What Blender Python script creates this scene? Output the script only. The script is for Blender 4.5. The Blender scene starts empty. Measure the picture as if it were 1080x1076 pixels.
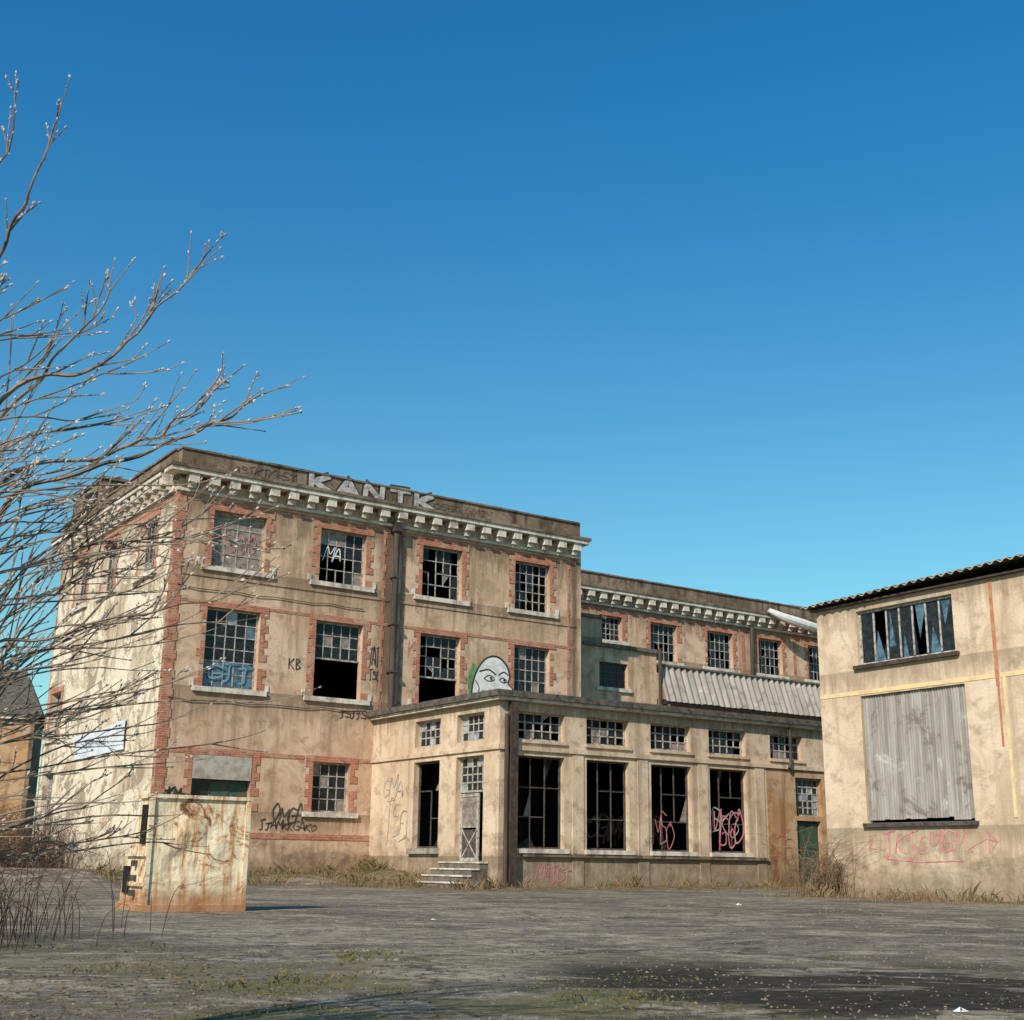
import bpy, math, random
from mathutils import Vector, Matrix, noise
random.seed(7)
S=0.8
sc=bpy.context.scene
COL=sc.collection
# ------------------------------------------------------------------ materials
def newmat(name):
    m=bpy.data.materials.new(name); m.use_nodes=True
    nt=m.node_tree; b=nt.nodes['Principled BSDF']
    return m,nt,b
def N(nt,t,**k):
    n=nt.nodes.new(t)
    for a,v in k.items(): setattr(n,a,v)
    return n
def coordn(nt,kind,scale=(1,1,1),loc=(0,0,0)):
    tc=N(nt,'ShaderNodeTexCoord'); mp=N(nt,'ShaderNodeMapping')
    mp.inputs['Scale'].default_value=scale; mp.inputs['Location'].default_value=loc
    nt.links.new(tc.outputs[kind],mp.inputs[0]); return mp.outputs[0]
def noisen(nt,co,scale,detail=6,rough=.6,dist=0.):
    n=N(nt,'ShaderNodeTexNoise'); n.inputs['Scale'].default_value=scale
    n.inputs['Detail'].default_value=min(detail,6); n.inputs['Roughness'].default_value=rough; n.inputs['Distortion'].default_value=dist
    nt.links.new(co,n.inputs['Vector']); return n.outputs['Fac']
def ramp(nt,fac,a,b,va=0.,vb=1.):
    r=N(nt,'ShaderNodeMapRange'); r.interpolation_type='SMOOTHSTEP'
    r.inputs[1].default_value=a; r.inputs[2].default_value=b; r.inputs[3].default_value=va; r.inputs[4].default_value=vb
    nt.links.new(fac,r.inputs[0]); return r.outputs[0]
def mathn(nt,op,a,b=0.):
    m=N(nt,'ShaderNodeMath',operation=op)
    for i,v in enumerate((a,b)):
        if isinstance(v,(int,float)): m.inputs[i].default_value=v
        else: nt.links.new(v,m.inputs[i])
    return m.outputs[0]
def mix(nt,fac,a,b,bt='MIX'):
    m=N(nt,'ShaderNodeMix',data_type='RGBA',blend_type=bt)
    for i,v in ((0,fac),(6,a),(7,b)):
        if isinstance(v,(int,float)): m.inputs[i].default_value=v
        elif isinstance(v,tuple): m.inputs[i].default_value=v if len(v)==4 else (*v,1)
        else: nt.links.new(v,m.inputs[i])
    return m.outputs[2]
def bump(nt,b,h,strength=.3,dist=.02):
    n=N(nt,'ShaderNodeBump'); n.inputs['Strength'].default_value=strength; n.inputs['Distance'].default_value=dist
    nt.links.new(h,n.inputs['Height']); nt.links.new(n.outputs[0],b.inputs['Normal'])
def stucco(name,base,dark,light,streak=.6,patch=.5,kind='UV',exposed=(.30,.27,.24),base_dirt=True,pthr=.60,tops=(),pipes=(),spots=(),lightpatch=0.):
    m,nt,b=newmat(name)
    co=coordn(nt,kind); cs=coordn(nt,kind,(1.6,.12,1.6))
    big=noisen(nt,co,.35,6,.65,.4); med=noisen(nt,co,1.6,6,.7); fine=noisen(nt,co,14,4,.7)
    st=noisen(nt,cs,1.1,5,.65); st2=noisen(nt,cs,4.5,4,.7)
    c=mix(nt,ramp(nt,big,.38,.60),base,light)
    c=mix(nt,ramp(nt,med,.50,.66,0,.75),c,dark)
    c=mix(nt,ramp(nt,noisen(nt,coordn(nt,kind,loc=(31,7,0)),.55,6,.75,1.2),.49,.59,0,.55),c,tuple(x*.68+y*.1 for x,y in zip(base,dark)))
    c=mix(nt,ramp(nt,st,.49,.66,0,streak),c,dark)
    c=mix(nt,ramp(nt,st,.40,.25,0,.35),c,light)
    if lightpatch:
        ln=noisen(nt,coordn(nt,kind,loc=(11,3,0)),.5,6,.78,1.0)
        c=mix(nt,ramp(nt,ln,.49,.51,0,lightpatch),c,tuple(min(.82,x*1.18+.03) for x in light))
    pn=noisen(nt,co,.8,6,.75,.8)
    pm=ramp(nt,pn,pthr,pthr+.02,0,patch)
    c=mix(nt,pm,c,exposed)
    sx=N(nt,'ShaderNodeSeparateXYZ'); nt.links.new(co,sx.inputs[0])
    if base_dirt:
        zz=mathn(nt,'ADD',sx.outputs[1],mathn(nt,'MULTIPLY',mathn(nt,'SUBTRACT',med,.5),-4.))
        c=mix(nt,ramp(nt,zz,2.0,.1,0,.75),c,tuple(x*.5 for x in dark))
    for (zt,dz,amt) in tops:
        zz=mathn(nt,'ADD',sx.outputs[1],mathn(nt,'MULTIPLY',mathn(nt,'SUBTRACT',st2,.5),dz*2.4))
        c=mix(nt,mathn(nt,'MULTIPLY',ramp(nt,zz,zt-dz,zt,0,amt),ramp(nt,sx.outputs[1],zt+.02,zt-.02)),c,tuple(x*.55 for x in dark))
    for (pu,wd,zlo,zhi) in pipes:
        d=mathn(nt,'ABSOLUTE',mathn(nt,'SUBTRACT',sx.outputs[0],pu)); d=mathn(nt,'ADD',d,mathn(nt,'MULTIPLY',mathn(nt,'SUBTRACT',st2,.5),wd*1.6))
        c=mix(nt,mathn(nt,'MULTIPLY',mathn(nt,'MULTIPLY',ramp(nt,d,wd,0,0,.9),ramp(nt,sx.outputs[1],zlo-1,zlo+1)),ramp(nt,sx.outputs[1],zhi+.4,zhi-.4)),c,tuple(x*.4 for x in dark))
    c=mix(nt,ramp(nt,fine,.3,.7,0,.28),c,tuple(x*.62 for x in base))
    nt.links.new(c,b.inputs['Base Color']); b.inputs['Roughness'].default_value=.92; b.inputs['Specular IOR Level'].default_value=.15
    h=mathn(nt,'SUBTRACT',mathn(nt,'ADD',mathn(nt,'MULTIPLY',med,.6),mathn(nt,'MULTIPLY',fine,.4)),mathn(nt,'MULTIPLY',pm,.7))
    bump(nt,b,h,.65,.035)
    return m
def simple(name,col,col2=None,rough=.8,scale=3,metal=0.,kind='UV',spec=.4,b_s=.2,thr=(.4,.65)):
    m,nt,b=newmat(name); co=coordn(nt,kind)
    n=noisen(nt,co,scale,4,.7,.3)
    if col2 is None: col2=tuple(x*.6 for x in col)
    c=mix(nt,ramp(nt,n,*thr),col,col2)
    nt.links.new(c,b.inputs['Base Color']); b.inputs['Roughness'].default_value=rough
    b.inputs['Metallic'].default_value=metal; b.inputs['Specular IOR Level'].default_value=spec
    if b_s: bump(nt,b,noisen(nt,co,scale*6,2,.6),b_s,.01)
    return m
M={}
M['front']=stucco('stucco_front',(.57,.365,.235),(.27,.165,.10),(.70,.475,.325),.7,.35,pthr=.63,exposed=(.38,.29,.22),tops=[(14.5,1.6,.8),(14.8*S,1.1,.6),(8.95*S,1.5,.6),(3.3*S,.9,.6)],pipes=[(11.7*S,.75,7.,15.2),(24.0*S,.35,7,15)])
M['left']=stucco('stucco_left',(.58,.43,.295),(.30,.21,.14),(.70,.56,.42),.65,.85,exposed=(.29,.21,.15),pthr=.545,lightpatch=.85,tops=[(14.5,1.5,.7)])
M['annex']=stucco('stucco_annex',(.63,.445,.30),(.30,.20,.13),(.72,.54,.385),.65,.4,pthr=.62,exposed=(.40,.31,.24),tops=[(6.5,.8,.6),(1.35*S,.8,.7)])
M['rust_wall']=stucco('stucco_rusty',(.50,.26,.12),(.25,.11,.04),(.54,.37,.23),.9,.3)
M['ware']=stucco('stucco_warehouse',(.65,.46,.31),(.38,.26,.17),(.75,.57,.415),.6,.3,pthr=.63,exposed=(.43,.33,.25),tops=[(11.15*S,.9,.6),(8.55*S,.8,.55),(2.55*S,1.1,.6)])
M['parapet']=stucco('parapet_render',(.165,.112,.073),(.05,.036,.026),(.30,.21,.145),.9,.4,base_dirt=False)
M['stone']=stucco('pale_stone',(.68,.57,.45),(.25,.19,.14),(.76,.67,.56),.75,.55,base_dirt=False,exposed=(.32,.26,.2),pthr=.56)
M['inner']=simple('interior_shade_dark',(.030,.025,.021),(.012,.010,.009),spec=.1)  # near-black colour puts the darkness of unlit rooms into the surface
M['slab']=simple('concrete_slab',(.17,.14,.11),(.08,.065,.05))
M['frame']=simple('window_frame_paint',(.46,.42,.38),(.18,.135,.10),.7,6)
M['framed']=simple('window_frame_rusted',(.10,.08,.07),(.04,.03,.025),.7,6)
M['glass']=simple('old_glass',(.012,.015,.018),(.035,.033,.03),.15,5,spec=.22,b_s=0)
M['dirty']=simple('dirty_glass',(.30,.235,.195),(.14,.11,.095),.45,4,b_s=0)
M['pane_w']=simple('frosted_glass',(.38,.40,.41),(.20,.22,.23),.35,3,b_s=0)
M['pane_b_reflect']=simple('blue_glass_and_reflection',(.10,.17,.23),(.04,.06,.08),.2,3,b_s=0)  # blue panes, and the reflection bits painted on the warehouse window
M['board']=simple('grey_board',(.44,.38,.31),(.27,.22,.17),.8,2)
M['green']=simple('green_paint',(.03,.08,.055),(.09,.08,.045),.6,2)
M['pipe']=simple('pipe_cast_iron',(.04,.028,.022),(.09,.055,.038),.6,3)
M['roofe']=simple('fibre_cement',(.13,.105,.08),(.05,.042,.035),.9,4)
M['white']=simple('white_paint',(.74,.70,.64),(.56,.51,.46),.7,3,b_s=0)
M['silver']=simple('silver_spray',(.50,.44,.41),(.26,.21,.18),.6,3,b_s=0)
M['black']=simple('black_spray',(.03,.025,.022),(.07,.055,.045),.7,3,b_s=0)
M['faint']=simple('faded_black_spray',(.07,.052,.04),(.13,.10,.07),.7,3,b_s=0)
M['pink']=simple('pink_spray',(.58,.15,.20),(.60,.32,.26),.7,3,b_s=0)
M['blue']=simple('blue_spray',(.10,.26,.36),(.2,.3,.34),.7,3,b_s=0)
M['lime']=simple('green_spray',(.12,.27,.10),(.10,.16,.06),.7,3,b_s=0)
M['yellow']=simple('yellow_band',(.78,.56,.27),(.64,.44,.26),.8,3)
M['orange']=simple('orange_stripe',(.46,.14,.06),(.46,.25,.14),.8,3)
M['banner']=simple('banner_cloth',(.66,.66,.68),(.50,.50,.53),.8,1)
m,nt,b=newmat('red_brick'); co=coordn(nt,'UV')
bt=N(nt,'ShaderNodeTexBrick'); nt.links.new(co,bt.inputs['Vector'])
bt.inputs['Scale'].default_value=1; bt.inputs['Brick Width'].default_value=.24; bt.inputs['Row Height'].default_value=.085; bt.inputs['Mortar Size'].default_value=.01
bt.inputs['Color1'].default_value=(.48,.14,.07,1); bt.inputs['Color2'].default_value=(.31,.085,.05,1); bt.inputs['Mortar'].default_value=(.40,.26,.17,1)
wn=noisen(nt,co,1.1,6,.75)
c=mix(nt,ramp(nt,wn,.48,.62,0,.8),bt.outputs['Color'],(.46,.28,.18))
c=mix(nt,ramp(nt,noisen(nt,co,2.7,4,.7),.53,.68,0,.7),c,(.14,.06,.04))
nt.links.new(c,b.inputs['Base Color']); b.inputs['Roughness'].default_value=.9; bump(nt,b,bt.outputs['Fac'],-.3,.01)
M['brick']=m
def corrmat(name,a,b1,rust,lite):
    m,nt,b=newmat(name); co=coordn(nt,'UV'); cs=coordn(nt,'UV',(3,.15,1))
    st=noisen(nt,cs,1.4,5,.7); pt=noisen(nt,co,.9,6,.75,.6)
    c=mix(nt,ramp(nt,st,.35,.65),a,b1); c=mix(nt,ramp(nt,pt,.53,.64,0,.75),c,rust); c=mix(nt,ramp(nt,pt,.42,.32,0,.6),c,lite)
    nt.links.new(c,b.inputs['Base Color']); b.inputs['Roughness'].default_value=.7; return m
M['corr']=corrmat('corrugated_sheet',(.38,.34,.30),(.21,.175,.145),(.12,.085,.06),(.54,.51,.48))
M['corrw']=corrmat('corrugated_sheet_pale',(.36,.31,.26),(.22,.18,.145),(.15,.115,.09),(.50,.44,.38))
m,nt,b=newmat('rusty_cream_paint'); co=coordn(nt,'UV'); cs=coordn(nt,'UV',(6,.45,1))
n1=noisen(nt,co,1.9,6,.78,1.0); n2=noisen(nt,cs,1.4,5,.7); n3=noisen(nt,co,14,4,.7); n4=noisen(nt,coordn(nt,'UV',loc=(5,9,0)),6,6,.75,.5)
c=mix(nt,ramp(nt,n3,.4,.7),(.80,.65,.45),(.68,.52,.34))
c=mix(nt,ramp(nt,n2,.47,.60,0,.85),c,(.55,.27,.10))
c=mix(nt,ramp(nt,n2,.58,.66,0,.85),c,(.28,.10,.035))
c=mix(nt,ramp(nt,n1,.52,.59,0,.85),c,(.42,.16,.05))
c=mix(nt,ramp(nt,n1,.575,.63,0,.95),c,(.14,.05,.025))
c=mix(nt,ramp(nt,n4,.59,.65,0,.8),c,(.25,.09,.035))
sx=N(nt,'ShaderNodeSeparateXYZ'); nt.links.new(co,sx.inputs[0])
zz=mathn(nt,'ADD',sx.outputs[1],mathn(nt,'MULTIPLY',n1,-.9)); c=mix(nt,ramp(nt,zz,.15,-.35,0,.85),c,(.34,.14,.05))
nt.links.new(c,b.inputs['Base Color']); b.inputs['Roughness'].default_value=.65; bump(nt,b,n1,.5,.03); M['cream']=m
# ------------------------------------------------------------------ mesh helpers
class Fr:
    def __init__(s,ox,oy,ex,ey,nx,ny): s.o=(ox,oy); s.e=(ex,ey); s.n=(nx,ny)
    def p(s,u,z,o=0.): return Vector(((s.o[0]+s.e[0]*u+s.n[0]*o)*S,(s.o[1]+s.e[1]*u+s.n[1]*o)*S,z*S))
    def off(s,d): return Fr(s.o[0]+s.n[0]*d,s.o[1]+s.n[1]*d,*s.e,*s.n)
class Bld:
    def __init__(s,name):
        s.e=bpy.data.objects.new(name,None); COL.objects.link(s.e); s.parts={}; s.k=0
    def face(s,part,mat,pts,uvs):
        d=s.parts.setdefault((part,mat),([],[],[])); i=len(d[0])
        d[0].extend(pts); d[1].append(tuple(range(i,i+len(pts)))); d[2].extend(uvs)
    def q(s,part,mat,fr,L):
        pts=[fr.p(*a) for a in L]
        du=max(a[0] for a in L)-min(a[0] for a in L); dz=max(a[1] for a in L)-min(a[1] for a in L); do=max(a[2] for a in L)-min(a[2] for a in L)
        if do<=du and do<=dz: uv=[(a[0]*S,a[1]*S) for a in L]
        elif du<=dz: uv=[(a[2]*S+3,a[1]*S) for a in L]
        else: uv=[(a[0]*S,a[2]*S+7) for a in L]
        s.face(part,mat,pts,uv)
    def box(s,part,mat,fr,u0,u1,z0,z1,o0,o1):
        q=lambda L:s.q(part,mat,fr,L)
        q([(u0,z0,o1),(u1,z0,o1),(u1,z1,o1),(u0,z1,o1)])
        q([(u0,z0,o0),(u1,z0,o0),(u1,z1,o0),(u0,z1,o0)])
        q([(u0,z0,o0),(u0,z0,o1),(u0,z1,o1),(u0,z1,o0)])
        q([(u1,z0,o0),(u1,z0,o1),(u1,z1,o1),(u1,z1,o0)])
        q([(u0,z1,o0),(u1,z1,o0),(u1,z1,o1),(u0,z1,o1)])
        q([(u0,z0,o0),(u1,z0,o0),(u1,z0,o1),(u0,z0,o1)])
    def wall(s,part,mat,fr,u0,u1,z0,z1,ops,dep=.4,o=0.,rmat=None):
        us=sorted({u0,u1,*[x for a in ops for x in a[:2]]}); zs=sorted({z0,z1,*[x for a in ops for x in a[2:4]]})
        for i in range(len(us)-1):
            for j in range(len(zs)-1):
                cu,cz=(us[i]+us[i+1])/2,(zs[j]+zs[j+1])/2
                if any(a[0]<cu<a[1] and a[2]<cz<a[3] for a in ops): continue
                s.q(part,mat,fr,[(us[i],zs[j],o),(us[i+1],zs[j],o),(us[i+1],zs[j+1],o),(us[i],zs[j+1],o)])
        for a in ops:
            l,r,bz,t=a[:4]; rm=rmat or mat
            for L in ([(l,bz,o),(l,t,o),(l,t,o-dep),(l,bz,o-dep)],[(r,bz,o),(r,t,o),(r,t,o-dep),(r,bz,o-dep)],[(l,t,o),(r,t,o),(r,t,o-dep),(l,t,o-dep)],[(l,bz,o),(r,bz,o),(r,bz,o-dep),(l,bz,o-dep)]):
                s.q(part,rm,fr,L)
    def window(s,fr,l,r,bz,t,cols,rows,mode,fm='frame',o=-.28,bw=.09,mw=.05,skip=0.,part='windows'):
        s.box(part,fm,fr,l,l+bw,bz,t,o-.08,o); s.box(part,fm,fr,r-bw,r,bz,t,o-.08,o)
        s.box(part,fm,fr,l+bw,r-bw,t-bw,t,o-.08,o); s.box(part,fm,fr,l+bw,r-bw,bz,bz+bw,o-.08,o)
        w=(r-l-2*bw)/cols; h=(t-bz-2*bw)/rows
        for i in range(cols):
            for j in range(rows):
                a=l+bw+i*w; c=bz+bw+j*h
                k=mode(i,j)
                if i>0 and not(random.random()<skip and k=='x'): s.box(part,fm,fr,a-mw/2,a+mw/2,c+mw/2,c+h-mw/2,o-.06,o-.012)
                if j>0 and not(random.random()<skip and k=='x'): s.box(part,fm,fr,a,a+w,c-mw/2,c+mw/2,o-.06,o-.01)
                if k!='x':
                    mt={'g':'glass','d':'dirty','w':'pane_w','b':'pane_b_reflect','k':'board','n':'green'}[k]
                    t1,t2=random.uniform(-.012,.012),random.uniform(-.012,.012)
                    s.q('panes',mt,fr,[(a,c,o-.04+t1),(a+w,c,o-.04+t2),(a+w,c+h,o-.04-t1),(a,c+h,o-.04-t2)])
                elif random.random()<.2:
                    q_=random.randint(0,3); A_=[(a,c),(a+w,c),(a+w,c+h),(a,c+h)]; P0=A_[q_]; P1=A_[(q_+1)%4]; P2=A_[(q_-1)%4]; f1,f2=random.uniform(.3,.95),random.uniform(.3,.95)
                    L=[P0,(P0[0]+(P1[0]-P0[0])*f1,P0[1]+(P1[1]-P0[1])*f1),(P0[0]+(P2[0]-P0[0])*f2,P0[1]+(P2[1]-P0[1])*f2)]
                    s.face('panes',random.choice(('glass','glass','dirty')),[fr.p(x,z,o-.04) for x,z in L],[(x*S,z*S) for x,z in L])
    def stroke(s,part,mat,fr,pts,w,o=.012):
        s.k+=1; oo=o+(s.k%40)*.0006
        n=len(pts); L=[]
        for i in range(n):
            a=pts[max(0,i-1)]; b_=pts[min(n-1,i+1)]; dx,dz=b_[0]-a[0],b_[1]-a[1]; l=math.hypot(dx,dz) or 1
            px,pz=-dz/l*w/2,dx/l*w/2
            L.append(((pts[i][0]+px,pts[i][1]+pz,oo),(pts[i][0]-px,pts[i][1]-pz,oo)))
        for i in range(n-1): s.q(part,mat,fr,[L[i][0],L[i][1],L[i+1][1],L[i+1][0]])
    def pipe(s,part,mat,fr,path,r,sides=10):
        pts=[fr.p(*a) for a in path]; tube(s,part,mat,pts,[r*S]*len(pts),sides)
    def done(s):
        for (part,mat),(v,f,uv) in s.parts.items():
            ob=mkmesh(part,v,f,M[mat],uv); ob.parent=s.e
def tube(b,part,mat,pts,rs,sides):
    rings=[]
    for i,p in enumerate(pts):
        t=(pts[min(i+1,len(pts)-1)]-pts[max(i-1,0)]).normalized()
        a=t.orthogonal().normalized() if i==0 else (a-t*a.dot(t)).normalized()
        c=t.cross(a); rings.append([p+(a*math.cos(2*math.pi*k/sides)+c*math.sin(2*math.pi*k/sides))*rs[i] for k in range(sides)])
    for i in range(len(rings)-1):
        for k in range(sides):
            k2=(k+1)%sides; b.face(part,mat,[rings[i][k],rings[i][k2],rings[i+1][k2],rings[i+1][k]],[(k*.05,i),(k*.05+.05,i),(k*.05+.05,i+1),(k*.05,i+1)])
def mkmesh(name,v,f,mat,uv=None,smooth=False):
    me=bpy.data.meshes.new(name); me.from_pydata([tuple(x) for x in v],[],f)
    if uv:
        ul=me.uv_layers.new(name='UVMap'); flat=[c for x in uv for c in x]; ul.data.foreach_set('uv',flat)
    me.materials.append(mat)
    if smooth: me.polygons.foreach_set('use_smooth',[True]*len(me.polygons))
    ob=bpy.data.objects.new(name,me); COL.objects.link(ob); return ob
def cat(P,n=8):
    out=[]; Q=[P[0]]+list(P)+[P[-1]]
    for i in range(1,len(Q)-2):
        p0,p1,p2,p3=[Vector(x) for x in Q[i-1:i+3]]
        for k in range(n):
            t=k/n; out.append(.5*((2*p1)+(-p0+p2)*t+(2*p0-5*p1+4*p2-p3)*t*t+(-p0+3*p1-3*p2+p3)*t**3))
    out.append(Vector(P[-1])); return out
def scribble(b,mat,fr,u0,u1,z,h,w,n=None,part='graffiti',o=.012):
    n=n or max(3,int((u1-u0)/h*1.2)); cw=(u1-u0)/n
    for i in range(n):
        a=u0+i*cw; k=random.randint(0,6); j=lambda s_:random.uniform(-s_,s_)*h; sh=random.uniform(.75,1.2); dz=j(.12)
        X=lambda p:a+(p[0]+p[1]*.22)*cw*1.15; Z=lambda p:z+dz+p[1]*h*sh
        shp=[[(0,0),(.1,1),(.5,.4),(.9,1.05),(.95,0)],[(.9,.9),(.3,1),(.05,.5),(.3,0),(.9,.15),(.8,.5),(.4,.45)],[(0,.9),(.9,1),(.4,.9),(.5,0),(.2,-.15)],[(0,0),(.4,1.1),(.85,0),(.65,.4),(.1,.35)],[(.1,1),(.1,0),(.2,.55),(.85,1),(.2,.5),(.95,-.1)],[(.8,.9),(.2,.95),(.15,.6),(.8,.45),(.85,.1),(.1,-.05)],[(.5,1),(.05,.6),(.4,0),(.9,.5),(.5,1.05),(.3,.8)]][k]
        pts=cat([(X(p)+j(.06),Z(p)+j(.08),0) for p in shp],6)
        b.stroke(part,mat,fr,[(p.x,p.y) for p in pts],w*random.uniform(.8,1.2),o)
# ------------------------------------------------------------------ frames
TH=.970; ex,ey=math.sin(TH),math.cos(TH); nx,ny=math.cos(TH),-math.sin(TH)
X0,Y0=-16.132,60.448
FM=Fr(X0,Y0,ex,ey,nx,ny)
FA=FM.off(11.468); FB=FM.off(-8.45); FC=FM.off(-3.25)
FL=Fr(X0,Y0,-nx,-ny,-ex,-ey)
FS=Fr(X0+ex*11.2,Y0+ey*11.2,nx,ny,-ex,-ey)
t2=.591; FR=Fr(12.525,52.446,math.sin(t2),-math.cos(t2),-math.cos(t2),-math.sin(t2))
# ------------------------------------------------------------------ factory
F=Bld('factory_building')
wins=[(1.9,4.66),(7.68,10.34),(13.77,16.28),(19.82,22.25)]
Z1=(14.82,17.62); Z2=(8.97,12.81); Z3=(3.37,5.78)
ops=[(l,r,*Z1) for l,r in wins]+[(l,r,*Z2) for l,r in wins]+[(1.75,4.67,3.3,5.8),(7.92,9.94,*Z3)]
F.wall('front_wall','front',FM,0,24.12,-.5,18.9,ops)
F.box('stair_wall_end','front',FM,24.12,24.5,-.5,18.9,-19,0)
lops=[(2.6,5.0,14.8,17.6),(8.7,11.0,14.8,17.6),(13.6,15.8,14.8,17.6),(16.4,18.3,7.6,10.2),(16.4,18.3,3.0,5.6)]
F.wall('left_wall','left',FL,0,19.2,-.5,18.9,lops)
F.box('back_wall','front',FM,0,24.12,-.5,18.9,-19.3,-19)
F.box('roof_slab','slab',FM,-.1,24.3,18.9,19.3,-19.3,.1)
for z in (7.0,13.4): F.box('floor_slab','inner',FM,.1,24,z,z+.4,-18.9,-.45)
F.box('dark_inner_wall','inner',FM,6.3,24,0,18.8,-6.3,-6); F.box('dark_inner_wall','inner',FM,.6,5.9,0,18.8,-8.3,-8)  # dark walls added behind the windows to make the rooms look black
for u in (6.1,12,18): F.box('dark_inner_wall','inner',FM,u,u+.2,0,18.8,-9,-.5)
def cornice(b,fr,u0,u1,zt,miter0=0,miter1=0,step=1.02,part='cornice',wm='front'):
    b.box('parapet','parapet',fr,u0,u1,zt-1.0,zt-.10,-.35,.12)
    u=u0-.05
    while u<u1-.2:
        l=min(random.uniform(1.0,1.6),u1-u); d=random.uniform(-.012,.02)
        b.box(part,'parapet' if random.random()<.8 else 'slab',fr,u,u+l-.03,zt-.097,zt+d,-.4,.2+d); u+=l
    b.box(part,'parapet',fr,u0-miter0,u1+miter1,zt-1.16,zt-1.003,-.3,.78)
    b.box(part,'stone',fr,u0-miter0+.06,u1+miter1-.06,zt-1.38,zt-1.163,-.3,.70)
    b.box(part,wm,fr,u0,u1,zt-2.05,zt-1.383,-.2,.10)
    b.box(part,'stone',fr,u0-.1,u1,zt-2.2,zt-2.053,-.2,.2)
    n=int((u1-u0)/step); d=(u1-u0)/n
    for i in range(n):
        c=u0+(i+.5)*d+random.uniform(-.02,.02); e=random.uniform(-.03,.03)
        b.box('modillions','stone',fr,c-.25,c+.25,zt-1.80+e,zt-1.386,.10,.62+e)
        b.box('modillions','stone',fr,c-.20,c+.20,zt-2.04,zt-1.803+e,.10,.36)
cornice(F,FM,0,24.35,20.48,.75,.35)
cornice(F,FL,0.4,19.2,20.479,-.3,.2,wm='left')
F.box('parapet','parapet',FM,24.0,24.35,19.3,20.3,-19,-.4)
def tri(b,fr,l,r,bz,t,sill=True,top=True,jw=.42):
    z=bz; i=0
    while z<t-.01:
        h=min(.36,t-z); w=jw if i%2==0 else jw*.55
        for (a,c) in ((l-w,l-.003),(r+.003,r+w)):
            if random.random()<.88: b.box('brick_trim','brick',fr,a,c,z+.001,z+h-.001,-.02,.035+.004*(i%2))
        z+=h; i+=1
    if top: b.box('brick_trim','brick',fr,l-jw,r+jw,t+.002,t+.3,-.02,.045)
    if sill: b.box('stone_sill','stone',fr,l-.5,r+.5,bz-.24,bz-.003,-.3,.16)
for l,r in wins:
    tri(F,FM,l,r,*Z1); tri(F,FM,l,r,*Z2)
    for Zb in (Z1[0],Z2[0]):
        F.box('stone_block','stone',FM,l-.62,l-.43,Zb,Zb+.3,-.02,.06); F.box('stone_block','stone',FM,r+.43,r+.62,Zb,Zb+.3,-.02,.06)
tri(F,FM,7.92,9.94,*Z3); tri(F,FM,1.75,4.67,3.3,5.8,False)
for a in lops[:4]: tri(F,FL,*a[:2],*a[2:],jw=.35)
def hline(b,fr,u0,u1,z,h=.2,gaps=(),o=.026,mat='brick'):
    segs=[(u0,u1)]
    for g in gaps:
        ns=[]
        for a,c in segs:
            if g[1]<=a or g[0]>=c: ns.append((a,c)); continue
            if g[0]>a: ns.append((a,g[0]))
            if g[1]<c: ns.append((g[1],c))
        segs=ns
    for a,c in segs: b.box('brick_trim','%s'%mat,fr,a,c,z,z+h,-.02,o)
pg=[(11.75,12.4)]
hline(F,FM,.5,24.1,17.95,.2,pg)
hline(F,FM,.5,24.1,12.95,.14,[(l-.44,r+.44) for l,r in wins]+pg)
hline(F,FM,.5,24.1,14.25,.14,pg,.05,'front')
hline(F,FM,.5,11.2,5.85,.2,[(1.3,5.1),(7.4,10.4)])
hline(F,FM,.5,11.2,2.05,.26,[])
for u in (.5,11.35,12.5,23.5):
    i=0
    z=.2 if u==.5 else 8.6
    while z<17.9:
        w=.34 if i%2==0 else .2
        if u==.5: F.box('brick_quoin','brick',FM,-.04,.3+w*.6,z,z+.44,-.3,.04+.003*(i%2)); F.box('brick_quoin','brick',FL,.045,.2+w*.4,z,z+.44,-.3,.04+.003*(i%2))
        else: F.box('brick_quoin','brick',FM,u,u+w*.6,z,z+.44,-.02,.028+.003*(i%2))
        z+=.45; i+=1
hline(F,FL,.6,19.2,17.95,.2)
hline(F,FL,.6,19.2,12.9,.12,mat='left')
rnd=random.random
F.window(FM,*wins[0],*Z1,4,4,lambda i,j:'d' if rnd()<.93 else 'w','frame')
F.window(FM,*wins[1],*Z1,5,4,lambda i,j:('d' if rnd()<.2 else 'g') if j>1 or i>3 else ('x' if rnd()<.7 else 'g'),'frame',skip=.1)
F.window(FM,*wins[2],*Z1,5,4,lambda i,j:'x' if rnd()<.35 or (j<2 and i<4) else 'g','frame',skip=.25)
F.window(FM,*wins[3],*Z1,5,5,lambda i,j:'x' if rnd()<.3 or (j<2 and i>1) else ('g' if rnd()<.9 else 'w'),'frame')
F.window(FM,*wins[0],*Z2,5,6,lambda i,j:('b' if rnd()<.5 else 'g') if j<2 else ('b' if rnd()<.15 else ('w' if rnd()<.05 else 'g')),'frame')
F.window(FM,*wins[1],10.9,Z2[1],5,3,lambda i,j:'d' if rnd()<.2 else 'g','frame')
F.window(FM,*wins[2],10.5,Z2[1],5,4,lambda i,j:'x' if rnd()<.4 else 'g','frame',skip=.3)
F.window(FM,*wins[3],*Z2,5,6,lambda i,j:'g' if rnd()<.9 else 'd','frame')
F.window(FM,1.75,4.67,3.3,4.68,3,1,lambda i,j:'g' if i==0 else 'n','framed')
F.box('door_board','board',FM,1.76,4.66,4.70,5.79,-.2,.06)
F.window(FM,7.92,9.94,*Z3,4,4,lambda i,j:'g' if rnd()<.75 else 'd','frame')
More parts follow.
